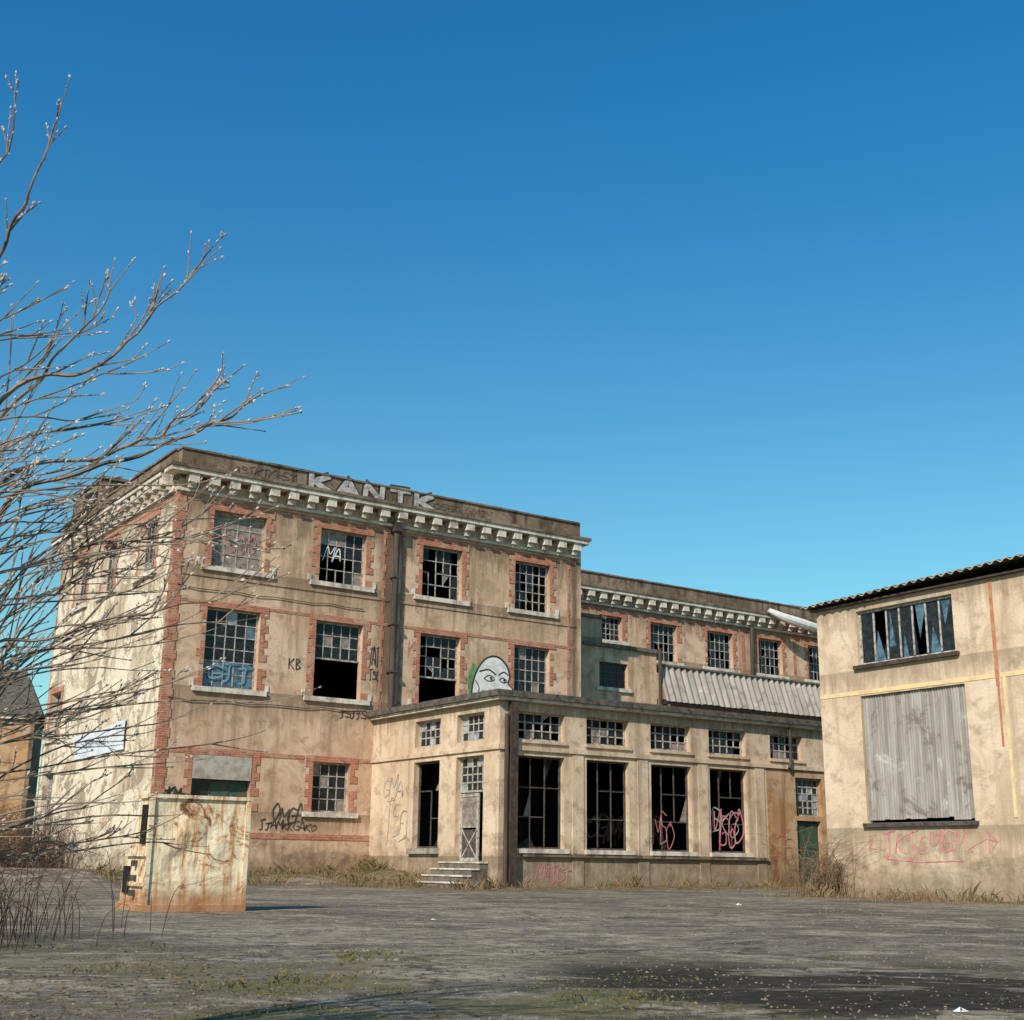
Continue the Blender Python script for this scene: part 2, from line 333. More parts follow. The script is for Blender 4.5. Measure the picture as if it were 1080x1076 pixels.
for a in lops: F.window(FL,*a[:2],*a[2:],4,4,lambda i,j:'g' if rnd()<.8 else 'd','frame')
F.pipe('downpipe','pipe',FM,[(12.0,18.2,.25),(12.0,8.6,.25)],.17); F.box('downpipe_hopper','pipe',FM,11.75,12.25,18.0,18.5,.12,.5)
for z in (10.5,13,15.5): F.box('pipe_bracket','framed',FM,11.78,12.22,z,z+.12,.0,.45)
for (za,zb) in ((8.35,8.5),(13.7,13.75)):
    F.pipe('cable','pipe',FM,[(.3+i*1.0,za+(zb-za)*i/11-.12*math.sin(math.pi*((i*.37)%1)),.07) for i in range(11)],.022,4)
F.box('stair_head','parapet',FM,.3,2.7,19.4,22.1,-19.2,-13.4); F.box('stair_head_cap','slab',FM,.2,2.8,22.1,22.28,-19.3,-13.3)
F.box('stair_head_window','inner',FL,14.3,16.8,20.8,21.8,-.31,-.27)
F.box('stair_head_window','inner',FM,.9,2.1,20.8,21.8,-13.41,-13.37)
# ---- set-back wing
bw=[(32.54,34.5,15.6,17.25),(37.01,39.42,14.63,17.25),(42.27,44.75,14.63,17.25),(47.32,49.75,14.63,17.25),(52.5,54.6,14.63,17.25)]
F.wall('wing_wall','front',FB,24,56,-.5,18.6,bw)
F.box('wing_roof','slab',FB,24,56,18.6,18.9,-11,.1); F.box('wing_end','front',FB,56,56.3,-.5,18.6,-11,0); F.box('wing_back','front',FB,24,56,-.5,18.6,-11.3,-11)
F.box('dark_inner_wall','inner',FB,24.5,55.8,0,18.5,-5,-4.8); F.box('floor_slab','inner',FB,24.5,55.8,13.3,13.6,-10.8,-.45)
cornice(F,FB,24.6,56.2,20.07,0,.2)
for a in bw: tri(F,FB,*a[:2],*a[2:])
for i,a in enumerate(bw): F.window(FB,*a[:2],*a[2:],5,4,(lambda i_,j:'x' if rnd()<.3 else 'g'),'frame')
hline(F,FB,24.6,56,17.55,.18,[(l-.4,r+.4) for l,r,_,_ in bw]); hline(F,FB,24.6,56,14.0,.15,mat='brick')
for u in (31.3,45.6,50.9): F.box('brick_quoin','brick',FB,u,u+.3,10,17.5,-.02,.03)
F.pipe('wing_downpipe','pipe',FB,[(46.5,18.0,.25),(46.3,11,.25)],.16)
duct=cat([(47.6,19.2,.9),(48.6,18.75,1.3),(50.2,18.45,1.5),(52.2,18.2,1.6),(54,18.0,1.6)],6)
dp=[FB.p(p.x,p.y,p.z) for p in duct]; tube(F,'gutter_duct','white',dp,[(.15+.22*math.sin(math.pi*(i+.5)/len(dp)))*S for i in range(len(dp))],10)
# ---- stair block
F.wall('stair_block_wall','front',FC,24.12,32.85,-.5,14.0,[(28.41,30.66,11.56,13.1)])
F.box('stair_block_side','front',FC,32.85,33.0,-.5,14.0,-5.2,0); F.box('stair_block_roof','slab',FC,24.12,33.1,14.0,14.25,-5.2,.15)
F.box('dark_inner_wall','inner',FC,24.6,32.6,0,13.8,-4.2,-4)
F.window(FC,28.41,30.66,11.56,13.1,4,3,lambda i,j:'g','framed'); F.box('stone_sill','stone',FC,28.1,30.9,11.33,11.55,-.2,.14)
F.box('stair_block_upper','front',FC,24.12,29.6,14.26,16.0,-5.1,-1.2); F.box('stair_block_cap','slab',FC,24.12,29.8,16.0,16.2,-5.1,-1.0)
F.pipe('stair_pipe','pipe',FC,[(33.05,14.3,.3),(33.05,9,.3)],.12)
F.box('shed_wall','front',FC,33.1,54,-.5,11.2,-5.1,-.1)
def corrug(b,part,mat,fr,u0,u1,top,bot,step=.36,amp=.05,n=6):
    k=int((u1-u0)/step)*n; prev=None
    for i in range(k+1):
        u=u0+(u1-u0)*i/k; w=amp*math.sin(2*math.pi*i/n); e=.05*noise.noise(Vector((int(i/(n*3))*3.3,0.5,0)))
        zt,ot=top(u); zb,ob=bot(u)
        cur=((u,zt,ot+w),(u,zb+e,ob+w))
        if prev: b.face(part,mat,[fr.p(*prev[0]),fr.p(*cur[0]),fr.p(*cur[1]),fr.p(*prev[1])],[(prev[0][0]*S,prev[0][1]*S),(u*S,zt*S),(u*S,zb*S),(prev[0][0]*S,prev[1][1]*S)])
        prev=cur
corrug(F,'corrugated_awning','corrw',FC,33.2,52,lambda u:(13.3,-.1),lambda u:(11.0,.7),.52,.11)
F.box('awning_beam','pipe',FC,33.2,52,10.85,11.0,.3,.55); F.box('awning_ridge','slab',FC,33.1,52,13.3,13.42,-2.5,.05)
# cloth banner, slightly rippled
nb=24
for i in range(nb):
    for j in range(3):
        def bp(a,c):
            s_=a/nb; t=c/3; u=4.5+8.2*s_; z=6.2-.1*s_+t*(1.5-.2*s_)-.12*math.sin(math.pi*s_)*(t)
            return FL.p(u,z,.09+.05*math.sin(s_*23+t*2)*(1-t*.5))
        F.face('banner','banner',[bp(i,j),bp(i+1,j),bp(i+1,j+1),bp(i,j+1)],[(i*.3,j*.4),(i*.3+.3,j*.4),(i*.3+.3,j*.4+.4),(i*.3,j*.4+.4)])
scribble(F,'black',FL,6.6,11.2,6.65,.3,.035,9,part='banner_lettering',o=.15)
L5={'K':[[(0,0),(0,1)],[(.75,1),(.1,.5),(.8,0)]],'A':[[(0,0),(.4,1),(.8,0)],[(.15,.35),(.65,.35)]],'N':[[(0,0),(.05,1),(.7,0),(.75,1)]],'T':[[(-.05,.95),(.85,1)],[(.4,.95),(.4,0)]],'E':[[(.7,1),(0,1),(0,0),(.7,0)],[(0,.5),(.6,.5)]],'L':[[(0,1),(0,0),(.7,0)]],'B':[[(0,0),(0,1),(.6,.85),(.1,.5),(.7,.2),(0,0)]]}
def word(b,mat,fr,txt,u,z,w,h,sw,o,part='graffiti'):
    for k,ch in enumerate(txt):
        for s_ in L5[ch]:
            pts=[]
            for i in range(len(s_)-1):
                for t in range(4): pts.append((u+k*w*1.12+(s_[i][0]+(s_[i+1][0]-s_[i][0])*t/4)*w,z+(s_[i][1]+(s_[i+1][1]-s_[i][1])*t/4)*h))
            pts.append((u+k*w*1.12+s_[-1][0]*w,z+s_[-1][1]*h)); b.stroke(part,mat,fr,pts,sw,o)
word(F,'black',FM,'KANTK',6.9,19.5,1.4,.90,.50,.125); word(F,'silver',FM,'KANTK',6.9,19.54,1.4,.84,.30,.155)
scribble(F,'faint',FM,2.6,6.0,19.7,.4,.035,9,o=.125); scribble(F,'faint',FM,14.2,18,19.7,.35,.035,9,o=.125)
word(F,'black',FM,'KB',6.3,10.2,.35,.55,.05,.02)
scribble(F,'black',FM,10.75,11.3,10.9,.8,.05,3); scribble(F,'black',FM,10.75,11.4,10.1,.5,.05,3); scribble(F,'black',FM,9.2,11.0,8.05,.35,.045,6)
scribble(F,'black',FM,5.2,8.2,2.5,.35,.04,10); scribble(F,'black',FM,5.8,7.5,2.9,.7,.055,4); scribble(F,'black',FM,.3,1.5,3.7,.5,.07,4)
scribble(F,'blue',FM,2.1,4.4,9.4,.7,.08,3,o=-.25); scribble(F,'pink',FM,2.4,4.2,15.6,.9,.04,3,o=-.26); scribble(F,'white',FM,8.0,9.0,16.0,.8,.06,2,o=-.25)
scribble(F,'pink',FM,13,13.4,11.3,.9,.04,1)
def poly(b,part,mat,fr,P,o):
    b.face(part,mat,[fr.p(x,z,o) for x,z in P],[(x*S,z*S) for x,z in P])
def blob(b,part,mat,fr,cx,cz,rx,rz,o,n=28,f=lambda a:1):
    poly(b,part,mat,fr,[(cx+rx*f(2*math.pi*i/n)*math.cos(2*math.pi*i/n),cz+rz*f(2*math.pi*i/n)*math.sin(2*math.pi*i/n)) for i in range(n)],o)
# painted cartoon head: green behind, white face with brow, eye, nose and jaw
poly(F,'graffiti','lime',FM,[(16.9,9.3),(16.75,10.6),(17.1,11.6),(17.5,11.1),(17.8,11.9),(18.1,10.5),(17.6,9.2)],.05)
head=[(17.15,8.9),(17.1,10.0),(17.35,11.0),(17.9,11.75),(18.6,11.95),(19.2,11.6),(19.45,11.0),(19.35,10.6),(19.75,10.2),(19.35,9.95),(19.45,9.5),(19.2,8.9)]
hc=[(p.x,p.y) for p in cat([(x,z,0) for x,z in head],4)]
cx_,cz_=18.3,10.3
poly(F,'graffiti','black',FM,[(cx_+(x-cx_)*1.09,cz_+(z-cz_)*1.07) for x,z in hc],.056); poly(F,'graffiti','white',FM,hc,.062)
def cs_(P,w): F.stroke('graffiti','black',FM,[(p.x,p.y) for p in cat([(x,z,0) for x,z in P],5)],w,.07)
cs_([(17.5,11.1),(18.1,11.25),(18.6,11.0)],.08); cs_([(18.75,11.0),(19.1,11.2),(19.4,11.05)],.07); cs_([(17.8,10.75),(18.15,10.95),(18.5,10.75),(18.15,10.62),(17.8,10.75)],.05)
cs_([(18.8,10.75),(19.05,10.88),(19.3,10.7),(19.05,10.62),(18.8,10.75)],.05); blob(F,'graffiti','black',FM,18.25,10.78,.07,.1,.098); blob(F,'graffiti','black',FM,19.12,10.76,.06,.09,.098)
cs_([(17.7,10.1),(18.3,9.85),(18.9,10.0)],.06); cs_([(17.25,10.6),(17.5,10.2),(17.35,9.7)],.05); cs_([(18.2,9.7),(18.7,9.65)],.04)
word(F,'black',FM,'LE',20.0,9.9,.30,1.25,.24,.06) if False else None
word(F,'black',FM,'LE',19.0+.95,9.5,.0001+.2,.9,.16,.02) if False else None
F.done()
# ------------------------------------------------------------------ annex
A=Bld('factory_annex')
aw=[(12.18,14.73),(15.99,18.49),(19.82,22.35),(23.54,26.05)]
a1=(6.36,7.61); a2=(1.70,5.67)
ops=[(l,r,*a1) for l,r in aw+[(27.74,30.08)]]+[(l,r,*a2) for l,r in aw]
A.wall('front_wall','annex',FA,11.2,27.4,-.3,8.0,[o for o in ops if o[0]<27],.35)
A.wall('front_wall','annex',FA,27.4,31.9,5.9,8.0,[ops[4]],.35)
A.wall('front_wall_stained','rust_wall',FA,27.4,31.9,-.3,5.9,[(29.45,31.4,3.58,5.5),(29.45,31.2,.2,3.35)],.35)
sops=[(4.19,6.52,*a1),(7.97,10.24,*a1),(4.19,6.52,*a2),(7.97,10.24,1.15,5.70)]
A.wall('side_wall','annex',FS,0,11.468,-.3,8.0,sops,.35)
A.box('roof_slab','roofe',FA,10.75,32.4,8.15,8.42,-20,.45); A.box('roof_fascia','stone',FA,10.9,32.3,8.0,8.147,-11.4,.3)
A.box('floor_slab','slab',FA,11.6,31.8,.9,1.1,-14.5,-.4)
A.box('dark_inner_wall','inner',FA,11.7,31.8,1.1,8,-9.2,-9); A.box('dark_inner_wall','inner',FA,31.5,31.6,1.1,8,-9,-.5)
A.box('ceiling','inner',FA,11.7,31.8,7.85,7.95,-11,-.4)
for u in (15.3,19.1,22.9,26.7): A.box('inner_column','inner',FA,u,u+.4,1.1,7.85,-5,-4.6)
A.box('string_course','annex',FA,11.15,31.9,5.88,6.08,0.004,.10); A.box('string_course','annex',FS,.0,11.56,5.88,6.08,.004,.10)
A.box('sill_course','parapet',FA,12.4,27.2,1.36,1.50,.004,.16)
for u in (15.05,18.85,22.65,26.45): A.box('pilaster','annex',FA,u+.12,u+.75,-.2,5.877,.004,.045)
for l,r in aw: A.box('stone_sill','stone',FA,l-.15,r+.15,1.505,1.695,-.3,.2)
for l,r in aw+[(27.74,30.08)]: A.box('stone_sill','annex',FA,l-.1,r+.1,6.22,6.355,-.3,.1)
for l,r,_,_ in sops[:3:2]: A.box('stone_sill','stone',FS,l-.15,r+.15,1.45,1.695,-.3,.2)
for l,r in aw+[(27.74,30.08)]: A.window(FA,l,r,*a1,5,3,lambda i,j:'x' if rnd()<.3 else ('g' if rnd()<.9 else 'd'),'frame',mw=.06,skip=.1)
for k,(l,r) in enumerate(aw):
    A.window(FA,l,r,*a2,3,3,lambda i,j:'x','framed',mw=.05,bw=.08,skip=.15)
for l,r in ((4.19,6.52),(7.97,10.24)): A.window(FS,l,r,*a1,5,3,lambda i,j:'g' if rnd()<.75 else 'w','frame',mw=.06)
A.window(FS,4.19,6.52,*a2,2,3,lambda i,j:'x','framed',mw=.05,skip=.3)
A.window(FS,7.97,10.24,4.12,5.70,5,4,lambda i,j:'g' if rnd()<.6 else 'w','frame',mw=.06)
A.window(FS,7.97,9.45,1.15,4.08,1,2,lambda i,j:'d' if j==1 else 'x','frame',bw=.14,part='door_leaf')
A.box('door_panel','framed',FS,8.1,9.32,1.3,2.5,-.36,-.31)
A.stroke('door_brace','frame',FS,[(8.12,1.3),(9.3,2.5)],.07,-.29); A.stroke('door_brace','frame',FS,[(9.3,1.3),(8.12,2.5)],.07,-.288)
for i in range(4):
    A.box('steps','slab',FS,7.4,10.7,-.2,1.05-.28*i,.02+.42*i,.42+.42*i); A.box('step_treads','stone',FS,7.35,10.75,1.053-.28*i,1.12-.28*i,.02+.42*i,.47+.42*i)
A.box('corner_post','pipe',FA,11.62,12.0,-.2,8.0,.05,.30); A.pipe('corner_downpipe','pipe',FA,[(11.45,7.4,.2),(11.45,0,.2)],.1)
A.window(FA,29.45,31.4,3.58,5.5,5,5,lambda i,j:'w' if rnd()<.2 else 'g','frame',mw=.07)
A.box('green_door','green',FA,29.47,30.3,.25,3.3,-.3,-.22); A.box('green_door','green',FA,30.34,31.18,.25,3.3,-.3,-.22)
for z in (.5,2.0):
    A.box('green_door_panel','green',FA,29.6,30.18,z,z+1.2,-.219,-.19); A.box('green_door_panel','green',FA,30.46,31.05,z,z+1.2,-.219,-.19)
A.pipe('downpipe_end','pipe',FA,[(29.0,8,.2),(29.0,6.2,.2),(28.85,5.9,.2)],.08)
scribble(A,'pink',FA,13.2,15.0,.35,.55,.045,5); scribble(A,'silver',FA,22,25,2.5,1.2,.12,4,o=-8.9)
scribble(A,'pink',FA,24,28,2.0,1.6,.15,5,o=-8.9); scribble(A,'orange',FA,27.6,29.0,1.5,1.0,.05,2); scribble(A,'pink',FA,20.1,21.3,1.95,1.3,.04,3,o=-.26); scribble(A,'pink',FA,23.7,25.8,1.95,1.7,.07,4,o=-.26); scribble(A,'silver',FA,23.7,25.5,2.6,1.2,.06,3,o=-.28)
scribble(A,'silver',FS,1.5,3.6,2.2,1.6,.04,3); scribble(A,'silver',FS,1.2,3.2,4.2,.8,.035,3)
A.done()
# ------------------------------------------------------------------ warehouse
W=Bld('warehouse')
W.wall('wall','ware',FR,0,18,-.3,11.15,[(2.06,6.62,8.71,10.86),(2.06,6.9,2.71,7.52)],.3)
W.box('end_wall','ware',FR,0,.3,-.3,11.15,-16,-.31); W.box('end_wall','ware',FR,17.7,18,-.3,11.15,-16,-.31); W.box('back_wall','ware',FR,0,18,-.3,11.15,-16.3,-16)
W.box('dark_inner_wall','inner',FR,.4,17.6,0,11,-4,-3.8); W.box('ceiling','inner',FR,.4,17.6,11.0,11.1,-15.9,-.32)
def roof(b,fr):
    n=8; step=.42; u0,u1=-.45,18.5; k=int((u1-u0)/step)*n; rows=[(.45,0),(-8,.9),(-17,-.3)]; prev=None
    for i in range(k+1):
        u=u0+(u1-u0)*i/k; w=.055*math.sin(2*math.pi*i/n); sg=.03*noise.noise(Vector((u*.6,0,0)))
        cur=[(u,11.34+r[1]+w+u*.03+sg,r[0]) for r in rows]; curb=[(c[0],c[1]-.04,c[2]) for c in cur]
        if prev:
            for j in range(2):
                for Q,P in ((cur,prev[0]),(curb,prev[1])):
                    b.face('roof_sheet','roofe',[fr.p(*P[j]),fr.p(*Q[j]),fr.p(*Q[j+1]),fr.p(*P[j+1])],[(P[j][0]*S,0),(Q[j][0]*S,0),(Q[j][0]*S,5),(P[j][0]*S,5)])
            b.face('roof_sheet','board',[fr.p(*prev[0][0]),fr.p(*cur[0]),fr.p(*curb[0]),fr.p(*prev[1][0])],[(u*S,0),(u*S,.1),(u*S,.2),(u*S,.1)])
        prev=(cur,curb)
roof(W,FR)
W.box('roof_purlin','pipe',FR,-.2,18.2,11.155,11.22,-.2,.2)
W.window(FR,2.06,6.62,8.71,10.86,7,1,lambda i,j:'x' if i in (1,4) else 'g','frame',mw=.07,bw=.10,o=-.16)
for (u,z,du,dz) in ((2.8,8.82,.5,1.2),(3.5,9.3,.3,1.4),(4.15,8.82,.25,.9),(4.8,10.75,.5,-1.3),(5.4,8.82,.5,1.0),(6.0,10.7,.4,-.9)):
    W.face('painted_reflection','pane_b_reflect',[FR.p(u,z,-.19),FR.p(u+du,z,-.19),FR.p(u+du*.3,z+dz,-.195)],[(u,z),(u+du,z),(u,z+dz)])  # blue triangles paint reflections onto the upper window panes
W.box('sill','pipe',FR,1.9,6.8,8.56,8.705,-.2,.16)
for k in range(5):
    ua=2.07+k*.966; zb=2.76+random.uniform(0,.1)
    corrug(W,'corrugated_panel','corr',FR,ua,ua+.98,lambda u:(7.51,-.12-.012*(k%2)),lambda u:(zb,-.12-.012*(k%2)),.12,.025)
W.box('sill','framed',FR,1.95,7.05,2.56,2.70,-.2,.16)
W.box('painted_band','yellow',FR,0,8.2,7.58,7.74,.0035,.02); W.box('painted_band','yellow',FR,8.42,18,7.58,7.74,.0035,.02)
W.box('painted_stripe','orange',FR,8.22,8.36,7.3,11.1,.0035,.022); W.box('painted_stripe','orange',FR,8.26,8.34,5.2,7.297,.0035,.02); W.box('painted_band','yellow',FR,8.5,8.62,2.8,7.577,.0035,.02)
scribble(W,'pink',FR,2.7,6.4,1.6,.75,.05,7); W.stroke('graffiti','pink',FR,[(2.1,1.8),(2.3,2.25),(2.45,1.75),(2.1,1.8)],.045)
W.stroke('graffiti','pink',FR,[(6.4,1.7),(7.3,2.1),(7.7,2.0)],.045); W.stroke('graffiti','pink',FR,[(7.35,2.35),(7.75,2.0),(7.4,1.6),(7.35,2.35)],.045); W.stroke('graffiti','pink',FR,[(2.9,1.4),(4.5,1.3),(6.3,1.35)],.04)
W.done()
# ------------------------------------------------------------------ distant old house
H=Bld('old_house')
FH=Fr(-41,92,.96,.28,.28,-.96)
hops=[(-3.5,-2,7,9.4),(-.5,1,7,9.4),(2.5,4,7,9.4),(-.5,1,2.5,5),(2.5,4,2.5,5)]
H.wall('wall','rust_wall',FH,-6,7,0,11,hops,.3)
H.box('dark_inner_wall','inner',FH,-5.9,6.9,0,10.9,-3,-2.8)
H.box('side_wall','parapet',FH,7,7.3,0,11,-10,0)
H.q('roof','roofe',FH,[(-6.5,10.9,.5),(7.8,10.9,.5),(6,14.8,-5),(-5,14.8,-5)]); H.q('roof','roofe',FH,[(7.8,10.9,.5),(7.8,10.9,-10.5),(6,14.8,-5.2),(6,14.8,-5)]); H.q('roof','roofe',FH,[(-6.5,10.9,-10.5),(7.8,10.9,-10.5),(6,14.8,-5),(-5,14.8,-5)])
H.box('dormer','stone',FH,1.8,3.6,11.6,13.2,-3,-.9); H.box('chimney','brick',FH,-1,0.2,13.5,16.2,-5.5,-4.6); H.box('eaves','stone',FH,-6.2,7.3,10.6,10.88,0,.3)
for a in hops: H.window(FH,a[0],a[1],a[2],a[3],2,3,lambda i,j:'g')
H.done()
# ------------------------------------------------------------------ rusty container
C=Bld('rusty_metal_container')
fd=Vector((.85,.527)).normalized(); FCn=Fr(-7.43,27.75,fd.x,fd.y,fd.y,-fd.x)
prof=[(0,.12),(0,2.28),(-.75,2.34),(-1.0,1.45),(-1.5,1.2),(-1.85,.12)]
def lp(u): return [(u,z,o) for o,z in prof]
for u in (0.02,2.12):
    P=lp(u); C.face('end_plate','cream',[FCn.p(*p) for p in P],[(p[2]*S+9,p[1]*S) for p in P])
for i in range(1,len(prof)-1):
    a,b_=prof[i],prof[i+1]; C.q('shell','cream',FCn,[(.02,a[1],a[0]),(2.12,a[1],a[0]),(2.12,b_[1],b_[0]),(.02,b_[1],b_[0])])
ng=22
for i in range(ng):
    for j in range(ng):
        def dn(a,b):
            u=.02+2.1*a/ng; z=.12+2.16*b/ng; e=min(a,ng-a,b,ng-b)/ng*4
            return (u,z,min(1,e)*(.07*noise.noise(Vector((u*1.7,z*1.7,3)))+.025*noise.noise(Vector((u*5,z*5,1)))))
        C.q('front_plate','cream',FCn,[dn(i,j),dn(i+1,j),dn(i+1,j+1),dn(i,j+1)])
C.box('base_skid','cream',FCn,-.04,2.18,0,.14,-1.9,.06)
C.box('rim','cream',FCn,-.05,2.2,2.285,2.36,-.8,.06)
for u in (-.03,2.07): C.box('corner_rib','cream',FCn,u,u+.1,.142,2.283,-.06,.05)
C.box('dark_opening_patch','inner',FCn,-.035,.015,1.35,2.15,-.5,-.16); C.box('dark_opening_patch','inner',FCn,-.035,.015,.35,.9,-1.5,-1.15)  # solid near-black blocks painted as the shade inside openings
C.box('end_rib','cream',FCn,-.05,.018,1.1,1.22,-1.4,-.02); C.box('end_rib','cream',FCn,-.05,.018,.5,.58,-1.1,-.02)
for k in range(3): C.box('end_bracket','framed',FCn,-.09,.017,.3+.3*k,.42+.3*k,-.8,-.68)
for k in range(4): C.box('top_lug','framed',FCn,.3+.5*k,.38+.5*k,2.361,2.41,-.3,-.2)
C.done()
# ------------------------------------------------------------------ ground
def sm(x): x=max(0,min(1,x)); return x*x*(3-2*x)
def gh(X,Y):
    dx,dy=X-X0,Y-Y0; u=dx*ex+dy*ey; o=dx*nx+dy*ny
    h=0
    if u<11.3 and u>-14: h=max(h,.55*sm(1-o/6)*sm((u+14)/10) if o>0 else .55*sm((u+14)/10))
    if 5<u<11.3 and -1<o<11.5: h=max(h,.95*sm(1-o/10.5)*sm(1-(11.3-u)/4))
    if 10<u<33 and 11.4<o<15: h=max(h,.12*sm(1-(o-11.4)/3.5))
    if u>=11.3 and o<11.4: h=.1
    h+=.05*noise.noise(Vector((X*.12,Y*.12,0)))*(1 if Y>8 else 0)
    return h
def axis(lo,hi,step,far,g):
    a=[lo+i*step for i in range(int((hi-lo)/step)+1)]; s_=step; x=a[-1]
    while x<far: s_*=g; x+=s_; a.append(x)
    s_=step; x=a[0]; pre=[]
    while x>-far: s_*=g; x-=s_; pre.append(x)
    return pre[::-1]+a
xs=axis(-36,40,.6,900,1.35); ys=axis(0,84,.6,900,1.35)
v=[(x*S,y*S,gh(x,y)*S) for y in ys for x in xs]; nxn=len(xs)
f=[(j*nxn+i,j*nxn+i+1,(j+1)*nxn+i+1,(j+1)*nxn+i) for j in range(len(ys)-1) for i in range(nxn-1)]
m,nt,b=newmat('cracked_asphalt'); co=coordn(nt,'Object')
big=noisen(nt,co,.12,6,.65,.5); med=noisen(nt,co,.7,6,.7,.6); fine=noisen(nt,co,7,6,.78); gr=noisen(nt,co,60,3,.8); mf=noisen(nt,coordn(nt,'Object',(1,1,1),(3,8,0)),2.6,6,.75,.5)
c=mix(nt,ramp(nt,big,.40,.58),(.17,.13,.095),(.29,.235,.17))
c=mix(nt,ramp(nt,med,.47,.60,0,.85),c,(.42,.335,.24))
c=mix(nt,ramp(nt,noisen(nt,coordn(nt,'Object',(.55,.8,1),(9,4,0)),.5,6,.75,.6),.49,.57,0,.75),c,(.09,.07,.052))
c=mix(nt,ramp(nt,mf,.51,.59,0,.7),c,(.08,.062,.045))
c=mix(nt,ramp(nt,mf,.44,.36,0,.45),c,(.44,.36,.26))
c=mix(nt,ramp(nt,fine,.47,.60,0,.75),c,(.065,.05,.038))
c=mix(nt,ramp(nt,gr,.52,.66,0,.65),c,(.40,.33,.24))
vo=N(nt,'ShaderNodeTexVoronoi',feature='DISTANCE_TO_EDGE'); vo.inputs['Scale'].default_value=.22
cw_=N(nt,'ShaderNodeVectorMath',operation='ADD'); nt.links.new(co,cw_.inputs[0])
nz=N(nt,'ShaderNodeTexNoise'); nz.inputs['Scale'].default_value=1.1; nz.inputs['Detail'].default_value=4; nt.links.new(co,nz.inputs['Vector'])
nzs=N(nt,'ShaderNodeVectorMath',operation='SCALE'); nzs.inputs['Scale'].default_value=2.2; nt.links.new(nz.outputs['Color'],nzs.inputs[0]); nt.links.new(nzs.outputs[0],cw_.inputs[1]); nt.links.new(cw_.outputs[0],vo.inputs['Vector'])
cr=mathn(nt,'MULTIPLY',ramp(nt,vo.outputs['Distance'],.014,.003,0,.8),ramp(nt,big,.45,.52))
c=mix(nt,cr,c,(.05,.042,.028))
sp=N(nt,'ShaderNodeSeparateXYZ'); nt.links.new(co,sp.inputs[0])
mo=noisen(nt,co,.55,6,.75,.7)
nearm=ramp(nt,sp.outputs[1],15,8)
moss=mathn(nt,'MULTIPLY',ramp(nt,mo,.48,.55),nearm)
c=mix(nt,mathn(nt,'MULTIPLY',moss,.8),c,mix(nt,ramp(nt,fine,.4,.6),(.085,.078,.028),(.19,.155,.068)))
dn=noisen(nt,coordn(nt,'Object',(.5,1.1,1)),.6,6,.72,.5)
dm=mathn(nt,'MULTIPLY',mathn(nt,'MULTIPLY',ramp(nt,dn,.45,.50),ramp(nt,sp.outputs[0],-.4,.8)),mathn(nt,'MULTIPLY',ramp(nt,sp.outputs[1],13.0,11.0),ramp(nt,sp.outputs[1],7.0,8.2)))
c=mix(nt,mathn(nt,'MULTIPLY',dm,.92),c,mix(nt,ramp(nt,fine,.45,.62),(.022,.017,.013),(.06,.047,.034)))
at=N(nt,'ShaderNodeAttribute',attribute_name='soil')
sf=ramp(nt,mathn(nt,'ADD',at.outputs['Fac'],mathn(nt,'MULTIPLY',mathn(nt,'SUBTRACT',med,.5),1.2)),.35,.6)
soil=mix(nt,ramp(nt,mf,.42,.6),(.24,.16,.09),(.09,.07,.035))
c=mix(nt,sf,c,soil)
nt.links.new(c,b.inputs['Base Color']); b.inputs['Roughness'].default_value=.95; b.inputs['Specular IOR Level'].default_value=.1
hh=mathn(nt,'ADD',mathn(nt,'MULTIPLY',fine,.6),mathn(nt,'SUBTRACT',mathn(nt,'MULTIPLY',gr,.25),mathn(nt,'MULTIPLY',cr,.5)))
bump(nt,b,hh,.7,.03)
g=mkmesh('ground',v,f,m,None,True)
def soilf(X,Y):
    dx,dy=X-X0,Y-Y0; u=dx*ex+dy*ey; o=dx*nx+dy*ny
    d=1e9
    if u<11.3: d=max(o,0) if u>-2 else 4+(-2-u)*.3
    if u>=9: d=min(d,max(o-11.47,0)+max(9-u,0))
    if 5<u<11.3 and o<13: d=min(d,(11.3-u)*.6)
    rx,ry=X-12.525,Y-52.446; ru=rx*math.sin(t2)-ry*math.cos(t2); ro=-rx*math.cos(t2)-ry*math.sin(t2)
    if ru>-2: d=min(d,abs(ro)*1.0)
    return max(0,1-d/4.5)
at_=g.data.attributes.new('soil','FLOAT','POINT'); at_.data.foreach_set('value',[soilf(x,y) for y in ys for x in xs])
# ------------------------------------------------------------------ grass
def grass(name,pts,hmin,hmax,w,mat,lean=.5):
    v=[];f=[]
    for (X,Y) in pts:
        z=gh(X,Y); h=hmin+(hmax-hmin)*random.random()**2.4*max(.1,.7+noise.noise(Vector((X*.8,Y*.8,9)))*2.4); h=max(h,hmin); a=random.uniform(0,6.283); dx,dy=math.cos(a)*w,math.sin(a)*w
        lx,ly=random.gauss(0,lean)*h,random.gauss(0,lean)*h; i=len(v)
        v+= [((X-dx)*S,(Y-dy)*S,(z-.03)*S),((X+dx)*S,(Y+dy)*S,(z-.03)*S),((X+lx*.4+dx*.5)*S,(Y+ly*.4+dy*.5)*S,(z+h*.6)*S),((X+lx)*S,(Y+ly)*S,(z+h)*S)]
        f+=[(i,i+1,i+2),(i,i+2,i+3)]
    return mkmesh(name,v,f,mat)
M['dry']=simple('dry_grass_blades',(.25,.165,.085),(.12,.078,.042),.8,.9,kind='Object',b_s=0,spec=.1)
M['grn']=simple('green_grass_blades',(.085,.088,.03),(.17,.13,.055),.8,1.2,kind='Object',b_s=0,spec=.1)
def wp(fr,u,o): return (fr.o[0]+fr.e[0]*u+fr.n[0]*o,fr.o[1]+fr.e[1]*u+fr.n[1]*o)
pd=[];pg_=[]
